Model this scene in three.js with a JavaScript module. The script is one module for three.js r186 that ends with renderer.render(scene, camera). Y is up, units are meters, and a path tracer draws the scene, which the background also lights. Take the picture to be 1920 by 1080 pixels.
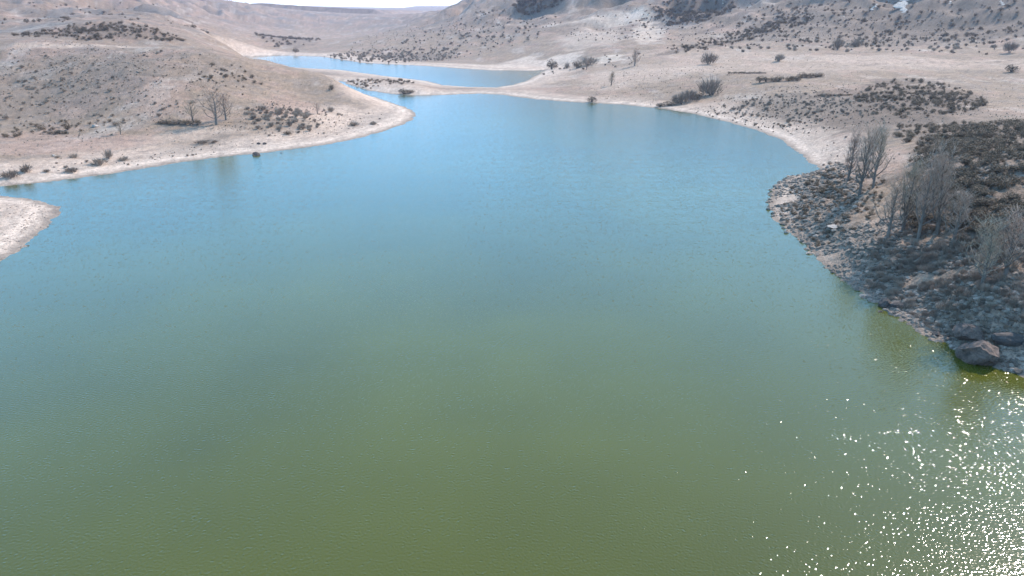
import * as THREE from 'three';
import { mergeGeometries } from 'three/addons/utils/BufferGeometryUtils.js';

// ---------------------------------------------------------------- camera, sky, sun, exposure
const scene = new THREE.Scene();
const camera = new THREE.PerspectiveCamera(43.0, 16 / 9, 0.5, 12000);
camera.position.set(0, 30, 0);
camera.rotation.set(THREE.MathUtils.degToRad(-19.85), 0, 0);
camera.updateMatrixWorld();

const renderer = new THREE.WebGLRenderer({ antialias: true });
renderer.toneMapping = THREE.LinearToneMapping;
renderer.toneMappingExposure = 1.6;
renderer.shadowMap.enabled = true;
renderer.shadowMap.type = THREE.PCFSoftShadowMap;

const SUN_AZ = THREE.MathUtils.degToRad(44.8), SUN_EL = THREE.MathUtils.degToRad(39.3);
const sunDir = new THREE.Vector3(Math.sin(SUN_AZ) * Math.cos(SUN_EL), Math.sin(SUN_EL), -Math.cos(SUN_AZ) * Math.cos(SUN_EL));
const sun = new THREE.DirectionalLight(new THREE.Color(1.0, 0.87, 0.76), 5.0);
sun.position.copy(sunDir).multiplyScalar(2500);
sun.castShadow = true;
sun.shadow.mapSize.set(4096, 4096);
Object.assign(sun.shadow.camera, { left: -900, right: 900, top: 900, bottom: -900, near: 10, far: 6000 });
scene.add(sun, sun.target);

// clear spring sky: white haze at the horizon, blue above, a soft aureole round the sun
{
  const W = 1024, Hh = 512, px = new Float32Array(W * Hh * 4);
  const hor = [1.3, 1.28, 1.24], mid = [0.34, 1.12, 1.96], zen = [0.21, 0.40, 0.70];
  for (let j = 0; j < Hh; j++) {
    const el = ((j + 0.5) / Hh - 0.5) * Math.PI, s = Math.max(0, Math.sin(el));
    const a = 1 - Math.exp(-s * s / 0.0032), b = Math.pow(s, 0.75);
    for (let i = 0; i < W; i++) {
      const az = ((i + 0.5) / W - 0.5) * 2 * Math.PI;
      const c = Math.cos(el) * Math.cos(az) * sunDir.x + Math.sin(el) * sunDir.y + Math.cos(el) * Math.sin(az) * sunDir.z;
      const glow = 0.5 * Math.pow(Math.max(0, c), 24) + 0.12 * Math.pow(Math.max(0, c), 4);
      const o = (j * W + i) * 4;
      for (let k = 0; k < 3; k++) {
        let v = hor[k] + (mid[k] - hor[k]) * a;
        v += (zen[k] - v) * b;
        px[o + k] = v + glow * [1.0, 0.95, 0.86][k];
      }
      px[o + 3] = 1;
    }
  }
  const t = new THREE.DataTexture(px, W, Hh, THREE.RGBAFormat, THREE.FloatType);
  t.mapping = THREE.EquirectangularReflectionMapping;
  t.magFilter = THREE.LinearFilter; t.minFilter = THREE.LinearFilter; t.needsUpdate = true;
  scene.background = t;
  scene.environment = t;
}

scene.fog = new THREE.FogExp2(new THREE.Color(0.82, 0.80, 1.0), 0.0001);     // thin spring haze

// ---------------------------------------------------------------- small tools
function rngOf(seed) { let s = seed >>> 0; return () => { s = (s + 0x6D2B79F5) | 0; let t = Math.imul(s ^ (s >>> 15), 1 | s); t = (t + Math.imul(t ^ (t >>> 7), 61 | t)) ^ t; return ((t ^ (t >>> 14)) >>> 0) / 4294967296; }; }
const smooth = (a, b, x) => { const t = Math.min(1, Math.max(0, (x - a) / (b - a))); return t * t * (3 - 2 * t); };
const lerp = (a, b, t) => a + (b - a) * t;
const clamp = (x, a, b) => Math.min(b, Math.max(a, x));
const PERM = new Uint8Array(512);
{ const r = rngOf(77), p = [...Array(256).keys()]; for (let i = 255; i > 0; i--) { const j = Math.floor(r() * (i + 1)); [p[i], p[j]] = [p[j], p[i]]; } for (let i = 0; i < 512; i++) PERM[i] = p[i & 255]; }
const GX = new Float32Array(256), GY = new Float32Array(256);
for (let i = 0; i < 256; i++) { GX[i] = Math.cos(i * 2.399963); GY[i] = Math.sin(i * 2.399963); }
function noise(x, y) {           // gradient noise, about -0.7 .. 0.7
  const xi = Math.floor(x), yi = Math.floor(y), fx = x - xi, fy = y - yi, X = xi & 255, Y = yi & 255;
  const g = (ix, iy, dx, dy) => { const h = PERM[PERM[ix & 255] + (iy & 255)]; return GX[h] * dx + GY[h] * dy; };
  const u = fx * fx * fx * (fx * (fx * 6 - 15) + 10), v = fy * fy * fy * (fy * (fy * 6 - 15) + 10);
  return lerp(lerp(g(X, Y, fx, fy), g(X + 1, Y, fx - 1, fy), u), lerp(g(X, Y + 1, fx, fy - 1), g(X + 1, Y + 1, fx - 1, fy - 1), u), v);
}
function fbm(x, y, n) { let a = 0, w = 1; for (let i = 0; i < n; i++) { a += w * noise(x, y); x = x * 2.03 + 17.1; y = y * 2.03 - 9.7; w *= 0.5; } return a; }
const used = {};
const numbered = (name) => { const n = used[name] = (used[name] ?? -1) + 1; return n ? name + '_' + String(n).padStart(3, '0') : name; };
function shadows(o) { o.traverse((m) => { if (m.isMesh) { m.castShadow = true; m.receiveShadow = true; } }); return o; }
function tag(o, label, category, group, kind) { Object.assign(o.userData, { label, category }); if (group) o.userData.group = group; if (kind) o.userData.kind = kind; return o; }

// surveyed outlines of the two sheets of water (x, z in metres) and spot heights of the land (x, z, height)
const MAIN_LAKE = [[-106,-140.6],[-100.4,-141.6],[-95.7,-144.2],[-89.7,-150.6],[-83,-159.5],[-77.3,-168],[-69.2,-175.9],[-62.8,-179.7],[-54.5,-187.9],[-48.2,-195.8],[
  -42.1,-208.5],[-38.5,-222.9],[-34.1,-237.9],[-33,-250.4],[-33.4,-262.7],[-36,-274.5],[-40.9,-287.3],[-49.9,-305.6],[-64.8,-338.9],[-80.4,-367.3],[
  -91.4,-386.7],[-99.2,-404.5],[-100.3,-421.9],[-95.4,-423.9],[-86.2,-397.2],[-68.9,-361.3],[-50.4,-338.9],[-38.1,-336.3],[-24.2,-341.5],[
  -14.6,-344.2],[-4.8,-338.9],[9.1,-319],[26,-305.6],[42.3,-297.2],[56.2,-281.7],[64.6,-266],[69.7,-243.3],[73.4,-221.7],[74,-200.5],[70.9,-180.5],[
  68.6,-164.6],[68,-159.5],[65,-156.4],[58.2,-152.3],[52,-143.1],[46.4,-130.1],[43.2,-118.3],[42.7,-109.9],[42.3,-101.2],[41.1,-92.5],[41.3,-87.1],[
  41.3,-80.3],[42.1,-74.5],[42.3,-69.3],[43.4,-65.4],[44.6,-62.2],[46.4,-59.6],[48.1,-56.6],[62,-30],[75,0],[95,60],[110,400],[-140,400],[-110,60],[
  -95,-20],[-85,-60],[-69.1,-85],[-68.8,-93.7],[-69.1,-98.6],[-71.5,-106.9],[-73.7,-114.2],[-75.8,-120.1],[-79.1,-125.1],[-85.6,-129.6],[-91,-131.8],[
  -94.5,-132.7],[-101.4,-134]];
const UPPER_LAKE = [[-262.1,-745.8],[-238.1,-777.9],[-188.4,-752],[-152.5,-683.7],[-122.4,-626.5],[-82.9,-593.4],[-64.6,-578.1],[-34.2,-543],[-14.7,-523.9],[
  14.5,-517.8],[23,-530.1],[17,-484.1],[9.1,-432.2],[0,-397.2],[-8,-380],[-21.6,-383.3],[-36.2,-395.4],[-47.7,-423.9],[-79,-468.7],[-118.8,-530.1],[
  -155.7,-556.5],[-209.9,-626.5]];
const SPOT_HEIGHTS = [[-126.7,-205,2.99],[-154.6,-255,10.57],[-172.6,-255,10.57],[-141.4,-205,2.99],[-212.5,-320,22.73],[-190.4,-320,22.73],[-157.6,-320,20.2],[
  -139.5,-330,20.76],[-121.6,-330,17.71],[-110.6,-330,13.54],[-86.9,-310,11.21],[-71,-288,8.44],[-72.8,-285,3],[-116,-250,12.65],[-90.3,-250,7.52],[
  -85.4,-213,4.04],[-65.1,-222,3.56],[-112,-160,2.02],[-95.1,-172,1.17],[-83.9,-190,0.9],[-47.9,-258,0.54],[-51.1,-222,0.74],[-244.9,-470,30.93],[
  -271.2,-470,28.5],[-285.2,-460,24.95],[-215.1,-460,27.04],[-197.6,-440,21.44],[-586.6,-900,55.9],[-408.1,-620,31.22],[-442.5,-800,40.31],[
  -405.2,-900,44.47],[-292.9,-700,30.03],[-231.9,-600,20.29],[-202,-560,12.85],[-626.7,-1300,67.41],[-755.6,-1300,83.76],[-671.6,-1900,78.66],[
  -1227.1,-1900,132.26],[-849.4,-1900,96.65],[-780.1,-2600,73.45],[-603.5,-2600,65.16],[-426.4,-2600,58.51],[-376.6,-2600,60.17],[-230.9,-2600,60.17],[
  -396.7,-1600,12.44],[-268.9,-1500,9.63],[-339.9,-1200,6.65],[-456.4,-1300,17.42],[-274.7,-860,1.39],[-215.1,-860,0.25],[-48.5,-1300,67.41],[
  0,-1300,91.88],[121.3,-1300,131.94],[-102.5,-1250,45.3],[-137.7,-1000,20.32],[-182.8,-880,7.11],[-35.1,-850,21.78],[-28.4,-680,4.23],[
  -84.5,-760,3.71],[21.5,-780,22.45],[16.7,-600,3.67],[81.4,-850,38.23],[131.1,-800,40.31],[107.7,-650,19.48],[54.4,-560,11],[23.5,-560,0.94],[
  97.4,-520,14.07],[75.4,-450,7.85],[39.4,-400,2.23],[10.3,-365,0.69],[81.3,-340,6.4],[158,-420,12.13],[180,-480,14.03],[206.2,-400,12.98],[
  261.9,-400,12.98],[113.6,-480,11.17],[211.5,-320,7.79],[166.5,-320,7.79],[121.5,-320,7.79],[80.7,-308,2.73],[61.4,-298,0.74],[90.1,-270,3.86],[
  77.6,-230,0.5],[109.3,-240,5.11],[129.3,-230,6.14],[160.6,-240,5.11],[163.9,-700,23.23],[190.2,-820,43.18],[224.2,-980,82.74],[170.6,-560,15.43],[
  237.4,-640,27.96],[305.6,-700,41.25],[364.3,-850,86.25],[305.7,-600,24.19],[325.1,-500,18.63],[360.7,-560,31.83],[412.9,-650,56.88],[
  499.1,-800,102.44],[576,-700,93.38],[52,-130,1.29],[45.2,-93,2.43],[51.7,-108,3.03],[60.3,-128,3.84],[70,-150,3.76],[85.3,-185,4.31],[
  72.5,-166,2.17],[43.6,-70,1.21],[51.5,-85,2.09],[52.7,-88,4.61],[63,-108,7.12],[80.3,-140,7.55],[107.9,-190,4.96],[47.2,-63.5,3.34],[51.9,-72,6.36],[
  60.5,-86,8.53],[76.8,-112,10.41],[108.1,-160,8.92],[81.9,-92,7.03],[61.9,-66,2.86],[128.6,-150,9.17],[-40.2,-356,2.38],[-69.5,-380,3.62],[
  -82.6,-392,3.85],[-54.1,-366,3.1],[-128.9,-460,2.73],[-191.5,-560,3.19],[-20.7,-366,-0.89],[-200,-385,17],[-330,-250,14],[-420,-400,26],[
  -700,-900,60],[-1400,-2000,130],[1500,-1600,150],[700,-2000,150],[-100,-4500,80],[900,-4500,150],[-2000,-4500,150],[80,-50,12],[110,20,16]];

// ---------------------------------------------------------------- the lie of the land
function ringDistance(ring, x, z) {          // metres to the outline, negative inside
  let best = 1e18, inside = false;
  for (let i = 0, j = ring.length - 1; i < ring.length; j = i++) {
    const ax = ring[j][0], az = ring[j][1], bx = ring[i][0], bz = ring[i][1], ex = bx - ax, ez = bz - az;
    const t = clamp(((x - ax) * ex + (z - az) * ez) / (ex * ex + ez * ez + 1e-9), 0, 1);
    const dx = x - ax - ex * t, dz = z - az - ez * t, d = dx * dx + dz * dz;
    if (d < best) best = d;
    if ((az > z) !== (bz > z) && x < ex * (z - az) / (bz - az) + ax) inside = !inside;
  }
  return inside ? -Math.sqrt(best) : Math.sqrt(best);
}
const uvOf = (x, z) => [clamp(Math.atan2(x, Math.max(-z, 1)), -0.95, 0.95) * 1.6, Math.log(Math.max(30, Math.hypot(x, z)))];
const SURVEY = (() => {                       // smooth surface through the spot heights
  const n = SPOT_HEIGHTS.length, pu = [], pv = [], A = [], c2 = 0.05 * 0.05;
  for (const [x, z] of SPOT_HEIGHTS) { const [u, v] = uvOf(x, z); pu.push(u); pv.push(v); }
  const k = (a, b) => Math.sqrt(a * a + b * b + c2);
  for (let i = 0; i < n; i++) { const row = []; for (let j = 0; j < n; j++) row.push(k(pu[i] - pu[j], pv[i] - pv[j]) - (i === j ? 0.012 : 0)); row.push(1, SPOT_HEIGHTS[i][2] / Math.exp(pv[i] - 5)); A.push(row); }
  A.push([...Array(n).fill(1), 0, 0]);
  const m = n + 1;
  for (let i = 0; i < m; i++) {
    let p = i; for (let r = i + 1; r < m; r++) if (Math.abs(A[r][i]) > Math.abs(A[p][i])) p = r;
    [A[i], A[p]] = [A[p], A[i]];
    for (let r = 0; r < m; r++) if (r !== i) { const f = A[r][i] / A[i][i]; if (f) for (let q = i; q <= m; q++) A[r][q] -= f * A[i][q]; }
  }
  const w = A.map((row, i) => row[m] / row[i]);
  return (x, z) => { const [u, v] = uvOf(x, z); let s = w[n]; for (let j = 0; j < n; j++) s += w[j] * k(u - pu[j], v - pv[j]); return s * Math.exp(v - 5); };
})();
function shoreDistance(x, z) {
  const R = Math.hypot(x, z);
  let d = ringDistance(MAIN_LAKE, x, z);
  if (z < -250) d = Math.min(d, ringDistance(UPPER_LAKE, x, z));
  return d + (fbm(x * 0.11, z * 0.11, 3) * 1.1 + noise(x * 0.03, z * 0.02) * 1.2) * smooth(40, 200, R) + fbm(x * 0.4 + 9, z * 0.4, 3) * 0.8;
}
function land(x, z) {                         // [height, metres from the shore]
  const d = shoreDistance(x, z), R = Math.hypot(x, z);
  if (d <= 0) return [Math.max(-5, d * 0.14 - 0.02), d];
  const L = clamp(6 + R * 0.05, 6, 60);
  let s = Math.max(0.5 + 0.01 * Math.min(d, 40), SURVEY(x, z));
  // gullies and spurs on the high ground
  const rough = smooth(14, 60, s) * smooth(380, 700, R) * smooth(2300, 1600, R);
  if (rough > 0) {
    const q = 1 - Math.abs(fbm(x * 0.006 + 3.1, z * 0.006, 4)) * 1.9;
    s += rough * (q - 0.62) * (17 + 0.28 * s) + rough * fbm(x * 0.03, z * 0.03, 3) * 2.6;
  }
  s += (0.35 - Math.abs(fbm(x * 0.028 + 11, z * 0.028, 4))) * 2.4 * smooth(3, 14, s) * smooth(150, 260, R) * smooth(6, 40, d);     // rills
  if (z < -2380) s += 15 * smooth(-2440, -2452 , z + noise(x * 0.01, 1) * 40) * smooth(-900, -760, x) * smooth(-400, -440, x);     // rimrock of the far plateau
  s += fbm(x * 0.05 + 40, z * 0.05, 4) * 0.55 * smooth(4, 30, d) * smooth(1, 6, s);
  s += fbm(x * 0.45, z * 0.45, 3) * 0.16 * smooth(1, 8, d);
  if (x > 25 && R < 175) s += (fbm(x * 1.3 + 7, z * 1.3, 2) * 0.28 + Math.abs(fbm(x * 0.3, z * 0.3 + 5, 3)) * 0.7) * smooth(0.8, 5, d) * smooth(175, 140, R);   // blocky rubble slope
  const t = smooth(0, x > 25 && R < 175 ? L * 0.6 : L, d);
  return [lerp(Math.min(0.075 * d, 2.5), s, t), d];
}

// ---------------------------------------------------------------- textures
function grainTexture(seed, size, lo, hi, scales) {      // neutral grain that multiplies a base colour
  const d = new Uint8Array(size * size * 4), r = rngOf(seed), f = new Float32Array(size * size);
  for (const [cells, amp] of scales) {
    const g = Float32Array.from({ length: cells * cells }, () => r() * 2 - 1);
    for (let j = 0; j < size; j++) for (let i = 0; i < size; i++) {
      const u = i / size * cells, v = j / size * cells, a = Math.floor(u), b = Math.floor(v), fu = smooth(0, 1, u - a), fv = smooth(0, 1, v - b);
      const a1 = (a + 1) % cells, b1 = (b + 1) % cells;
      f[j * size + i] += amp * lerp(lerp(g[b * cells + a], g[b * cells + a1], fu), lerp(g[b1 * cells + a], g[b1 * cells + a1], fu), fv);
    }
  }
  for (let i = 0; i < size * size; i++) { const v = clamp(lerp(lo, hi, 0.5 + 0.5 * f[i]), 0, 1) * 255; d[4 * i] = d[4 * i + 1] = d[4 * i + 2] = v; d[4 * i + 3] = 255; }
  const t = new THREE.DataTexture(d, size, size); t.wrapS = t.wrapT = THREE.RepeatWrapping; t.magFilter = THREE.LinearFilter; t.minFilter = THREE.LinearMipmapLinearFilter; t.generateMipmaps = true; t.needsUpdate = true;
  return t;
}
const groundGrain = grainTexture(5, 512, 0.62, 1.0, [[256, 0.45], [128, 0.4], [48, 0.3], [12, 0.25]]); groundGrain.colorSpace = THREE.SRGBColorSpace;
groundGrain.repeat.set(1 / 23, 1 / 23);
const groundBump = grainTexture(9, 512, 0, 1, [[200, 0.5], [90, 0.5], [31, 0.4]]);
groundBump.repeat.set(1 / 11, 1 / 11);

// ---------------------------------------------------------------- ground
// patches of soil, turf and stone: [x, z, half width, half length, bearing of its length, colour, strength]
const SAND = [0.666, 0.489, 0.373], PALE = [0.784, 0.603, 0.477], TURF = [0.349, 0.239, 0.159], HILL = [0.294, 0.2, 0.14], PINK = [0.438, 0.278, 0.203], SCRUB = [0.162, 0.107, 0.073], WHITE = [0.804, 0.641, 0.508], GREY = [0.222, 0.157, 0.113], CREAM = [0.60, 0.455, 0.35], DARK = [0.14, 0.0946, 0.0664];
function patch(x, z, p) { const X = x - p[0], Z = z - p[1], c = Math.cos(p[4]), s = Math.sin(p[4]), dx = (X * c + Z * s) / p[2], dz = (Z * c - X * s) / p[3]; return dx * dx + dz * dz; }
const SOIL = [
  [-77.4, -114.1, 6.1, 27.4, -0.6, WHITE, 0.9],
  [-76.6, -112.9, 4.9, 23.3, -0.6, WHITE, 0.8],
  [-109.6, -179.9, 18.5, 11.4, -0.55, PINK, 0.7],
  [-85, -199.9, 13.3, 6.5, -0.4, SAND, 0.5],
  [-51.6, -240.1, 19.4, 28.7, -0.21, SAND, 0.75],
  [-73.9, -247.1, 10.8, 22.9, -0.29, PINK, 0.6],
  [-107.2, -228.8, 8.4, 16.4, -0.44, PINK, 0.5],
  [-186.4, -313, 39.4, 9.2, -0.54, SAND, 0.6],
  [-22.9, -545.1, 39.5, 39.1, -0.04, WHITE, 1],
  [8, -570.7, 21.4, 44.3, 0.01, PALE, 0.7],
  [37.2, -561.3, 13.7, 33.8, 0.07, PALE, 0.8],
  [62.4, -497.9, 10.9, 23.5, 0.12, WHITE, 0.6],
  [92.7, -795.9, 49.2, 22.7, 0.12, CREAM, 0.9],
  [125, -795.2, 19.8, 23.8, 0.16, CREAM, 0.9],
  [120.2, -684.9, 13.5, 100.8, 0.17, CREAM, 0.9],
  [71.6, -691.4, 29.8, 82, 0.1, CREAM, 0.6],
  [131.2, -427.6, 90.1, 74.8, 0.3, SAND, 0.35],
  [211.9, -384.2, 49.3, 32.8, 0.5, SAND, 0.3],
  [64.7, -384, 33.2, 42.7, 0.17, SAND, 0.4],
  [140.2, -259.9, 20.1, 68.5, 0.49, SCRUB, 0.7],
  [107.5, -228, 22.9, 50.7, 0.44, SCRUB, 0.85],
  [95.3, -257.4, 24.2, 26.3, 0.35, GREY, 0.85],
  [95.6, -179.3, 15.7, 19, 0.49, GREY, 0.6],
  [-151.5, -249.4, 27.1, 45.5, -0.55, GREY, 0.5],
  [-123.4, -275.6, 29.7, 33.2, -0.42, GREY, 0.35],
  [-71.8, -391.9, 22.5, 27.2, -0.18, GREY, 0.8],
  [-104.9, -684.5, 54.9, 76.4, -0.15, SCRUB, 0.55],
  [124.4, -195.2, 14.4, 24.8, 0.57, GREY, 0.5],
  [87.4, -137.7, 11.5, 60.3, 0.57, SCRUB, 0.75],
  [62, -87.1, 7.3, 26.5, 0.62, SCRUB, 0.5],
  [77.8, -178.6, 6.6, 14.6, 0.41, PINK, 0.7],
  [70.9, -142.7, 5.1, 22, 0.46, PINK, 0.6],
  [51.4, -118.7, 6, 16.8, 0.41, SCRUB, 0.45],
  [48.2, -126.8, 2.4, 21.3, 0.36, PALE, 0.6],
  [185, -798.1, 39.6, 52.9, 0.23, SCRUB, 0.8],
  [42.7, -967.2, 41.4, 32, 0.04, SCRUB, 0.95],
  [-230.6, -435, 41, 26.2, -0.49, SCRUB, 0.45],
  [44.1, -96.6, 6.6, 14.8, 0.43, SCRUB, 0.5],
  [44.7, -77.5, 6.6, 10.2, 0.52, GREY, 0.6],
  [349.3, -680.8, 18.7, 61.7, 0.47, GREY, 0.5],
  [-328, -1129, 42.8, 221.1, -0.28, SCRUB, 0.5],
  [333.4, -624.4, 126.6, 128.6, 0.49, GREY, 0.95],
  [341.7, -609.6, 88.6, 66.5, 0.51, SCRUB, 0.35],
  [249.3, -564.5, 63.7, 60.7, 0.42, GREY, 0.4],
  [122.8, -798.3, 11.6, 14.8, 0.15, PALE, 0.7],
  [10, -354.2, 18.1, 21.8, 0.03, PINK, 0.7],
  [20.7, -324.1, 14.1, 11.4, 0.06, PINK, 0.8],
  [-27.3, -350.6, 15.3, 9.8, -0.08, PINK, 0.8],
];
const SOIL_LINES = [
  [[167.8, -375.1], [253.5, -384.9], 1.2, DARK, 0.5],
  [[139.7, -369.8], [202.9, -382.8], 0.8, DARK, 0.4],
  [[185.4, -317.4], [210.3, -311.2], 1, DARK, 0.5],
  [[53.1, -342], [84.3, -323], 1.6, DARK, 0.5],
  [[95.1, -488.3], [200.6, -633.4], 5, DARK, 0.5],
  [[51.7, -751.5], [119.7, -758.1], 4, DARK, 0.35],
  [[-107.1, -207.3], [-83.5, -207.6], 0.8, DARK, 0.5],
  [[143, -658.4], [222.5, -740.9], 7, DARK, 0.7],
  [[95.1, -488.3], [250.1, -689.8], 9, DARK, 0.45],
  [[-628.2, -2169.1], [-532.3, -2438.4], 14, DARK, 0.7],
  [[-532.3, -2438.4], [-410.5, -2671.2], 14, DARK, 0.7],
  [[-199, -319.9], [-157.7, -320.4], 2.5, DARK, 0.4],
  [[-820, -2448], [-430, -2448], 45, DARK, 0.9],
];
function segDist(x, z, a, b) { const ex = b[0] - a[0], ez = b[1] - a[1], t = clamp(((x - a[0]) * ex + (z - a[1]) * ez) / (ex * ex + ez * ez), 0, 1); return Math.hypot(x - a[0] - ex * t, z - a[1] - ez * t); }
function soilColor(x, z, h, d) {
  const R = Math.hypot(x, z);
  const n1 = fbm(x * 0.035, z * 0.035, 4), n2 = fbm(x * 0.16 + 50, z * 0.16, 3), n3 = fbm(x * 0.9, z * 0.9, 2);
  const c = [0, 0, 0], mixIn = (k, t) => { for (let i = 0; i < 3; i++) c[i] += (k[i] - c[i]) * t; };
  mixIn(TURF, 1);
  mixIn(HILL, smooth(10, 30, h + n1 * 14));
  mixIn(PINK, smooth(0.05, 0.35, n1 + n2 * 0.4) * 0.6);
  mixIn([0.25, 0.195, 0.16], smooth(0.05, 0.4, n2 - n1 * 0.5) * 0.5);
  mixIn([0.20, 0.165, 0.14], smooth(0.12, 0.45, fbm(x * 0.011 + 30, z * 0.011, 5) + n3 * 0.15) * smooth(12, 30, h) * 0.9);
  mixIn([0.50, 0.41, 0.34], smooth(0.25, 0.5, fbm(x * 0.05 + 70, z * 0.02, 4) + n3 * 0.2) * 0.5);
  for (const p of SOIL) { const q = patch(x, z, p); if (q < 3.2) mixIn(p[5], p[6] * smooth(1.35, 0.6, q + fbm(x / p[2] * 1.1 + p[0], z / p[2] * 1.1, 3) * 1.1 + n2 * 0.4 + n3 * 0.2)); }
  for (const l of SOIL_LINES) { const q = segDist(x, z, l[0], l[1]); if (q < l[2] * 2) mixIn(l[3], l[4] * smooth(l[2], l[2] * 0.3, q + n3 * l[2] * 0.5)); }
  // bleached drawdown band and the wet rim
  const wide = smooth(-15, -40, x) * smooth(330, 260, R), band = (2.6 + 0.026 * R + wide * 5) * (1 + 0.5 * n1), rocky = smooth(20, 45, x) * smooth(-175, -150, z);
  mixIn(SAND, smooth(band * 2.2, band * 0.7, d + n2 * band * 0.6) * (1 - 0.8 * rocky));
  mixIn(PALE, smooth(band * 0.75, band * 0.35, d + n2 * 1.2) * (1 - 0.85 * rocky) * 0.9);
  mixIn([0.30, 0.235, 0.185], smooth(0.72, 0.95, noise(h * 7 + n2 * 0.5, 3.3) + 0.75 + n3 * 0.35) * smooth(2.4, 0.2, h) * 0.5);      // old strand lines
  mixIn([0.25, 0.19, 0.145], smooth(0.30 + 0.25 * n2, 0.02, h) * 0.8);
  const v = 1 + n3 * 0.26 + n2 * 0.22;
  return [c[0] * v, c[1] * v, c[2] * v];
}
{
  const az = [], rr = [];
  for (let a = -82; a <= 82.001;) { az.push(a * Math.PI / 180); a += Math.abs(a) < 39 ? 0.125 : 0.8; }
  for (let r = 38; r < 6500;) { rr.push(r); r *= r < 230 ? 1.0062 : r < 1000 ? 1.0082 : 1.014; }
  const na = az.length, nr = rr.length, pos = new Float32Array(na * nr * 3), col = new Float32Array(na * nr * 3), uv = new Float32Array(na * nr * 2), idx = [];
  const under = new Uint8Array(na * nr);
  for (let j = 0; j < nr; j++) for (let i = 0; i < na; i++) {
    const x = Math.sin(az[i]) * rr[j], z = -Math.cos(az[i]) * rr[j], o = j * na + i, [h, d] = land(x, z);
    pos.set([x, h, z], 3 * o); uv.set([x, z], 2 * o);
    under[o] = d < -25 ? 1 : 0;
    col.set(under[o] ? [0.2, 0.18, 0.12] : soilColor(x, z, h, d), 3 * o);
  }
  for (let j = 0; j < nr - 1; j++) for (let i = 0; i < na - 1; i++) {
    const a = j * na + i, b = a + 1, c = a + na, e = c + 1;
    if (under[a] && under[b] && under[c] && under[e]) continue;
    idx.push(a, b, e, a, e, c);
  }
  const g = new THREE.BufferGeometry();
  g.setAttribute('position', new THREE.BufferAttribute(pos, 3)); g.setAttribute('color', new THREE.BufferAttribute(col, 3)); g.setAttribute('uv', new THREE.BufferAttribute(uv, 2));
  g.setIndex(idx); g.computeVertexNormals();
  const m = new THREE.Mesh(g, new THREE.MeshStandardMaterial({ vertexColors: true, map: groundGrain, bumpMap: groundBump, bumpScale: 0.12, roughness: 1, metalness: 0 }));
  m.name = 'ground'; m.castShadow = m.receiveShadow = true;
  tag(m, 'dry beige hills and bare shores round the reservoir', 'ground', null, 'structure');
  scene.add(m);
  console.log('ground triangles', idx.length / 3);
}

// ---------------------------------------------------------------- water
function waves(size, tile, count, lmin, lmax, seed, slope, calm) {     // heights in metres, tiling: cat's-paw wavelets on calmer water
  const r = rngOf(seed), f = new Float32Array(size * size), d = new Float32Array(size * size * 4);
  for (let n = 0; n < count; n++) {
    const l = lmin * Math.pow(lmax / lmin, r()), a = r() * Math.PI * 2, kx = Math.round(Math.cos(a) * tile / l), ky = Math.round(Math.sin(a) * tile / l), ph = r() * 6.283;
    const k = Math.hypot(kx, ky) * 2 * Math.PI / tile; if (!k) continue;
    const amp = slope / k * Math.sqrt(2 / count);
    const cx = [], sx = [];
    for (let i = 0; i < size; i++) { const t = 2 * Math.PI * kx * i / size + ph; cx.push(Math.cos(t)); sx.push(Math.sin(t)); }
    for (let j = 0; j < size; j++) { const t = 2 * Math.PI * ky * j / size, c = Math.cos(t) * amp, s = Math.sin(t) * amp, o = j * size; for (let i = 0; i < size; i++) f[o + i] += sx[i] * c + cx[i] * s; }
  }
  for (const cells of [96, 15]) {              // where the wavelets stand
    const cell = Float32Array.from({ length: cells * cells }, () => r());
    for (let j = 0; j < size; j++) for (let i = 0; i < size; i++) {
      const u = i / size * cells, v = j / size * cells, a = Math.floor(u), b = Math.floor(v), fu = smooth(0, 1, u - a), fv = smooth(0, 1, v - b), a1 = (a + 1) % cells, b1 = (b + 1) % cells;
      const n = lerp(lerp(cell[b * cells + a], cell[b * cells + a1], fu), lerp(cell[b1 * cells + a], cell[b1 * cells + a1], fu), fv);
      f[j * size + i] *= cells === 96 ? calm + (1 - calm) * smooth(0.6, 0.85, n) : 0.7 + 0.6 * n;
    }
  }
  for (let i = 0; i < size * size; i++) { d[4 * i] = d[4 * i + 1] = d[4 * i + 2] = f[i] + 0.5; d[4 * i + 3] = 1; }
  const t = new THREE.DataTexture(d, size, size, THREE.RGBAFormat, THREE.FloatType); t.wrapS = t.wrapT = THREE.RepeatWrapping; t.magFilter = THREE.LinearFilter; t.minFilter = THREE.LinearFilter; t.needsUpdate = true;
  return t;
}
{
  const ripple = waves(2048, 16, 110, 0.11, 0.42, 21, 0.125, 0.42);
  ripple.repeat.set(1 / 16, 1 / 16);
  const algae = grainTexture(63, 512, 0.80, 1.0, [[5, 0.5], [11, 0.4], [27, 0.3], [64, 0.2]]); algae.colorSpace = THREE.SRGBColorSpace; algae.repeat.set(1 / 310, 1 / 310);   // drifting clouds of algae
  const g = new THREE.PlaneGeometry(5200, 5200, 1, 1); g.rotateX(-Math.PI / 2); g.translate(0, 0, -1400);
  const p = g.attributes.position, uv = g.attributes.uv;
  for (let i = 0; i < p.count; i++) uv.setXY(i, p.getX(i), p.getZ(i));
  const mat = new THREE.MeshPhysicalMaterial({ color: new THREE.Color().setRGB(0.073, 0.076, 0.005), roughness: 0.08, metalness: 0, map: algae, ior: 1.39, bumpMap: ripple, bumpScale: 1 });
  const m = new THREE.Mesh(g, mat); m.name = 'water'; m.receiveShadow = true;
  tag(m, 'still green reservoir water turning pale blue with distance', 'water', null, 'structure');
  scene.add(m);
}

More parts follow.
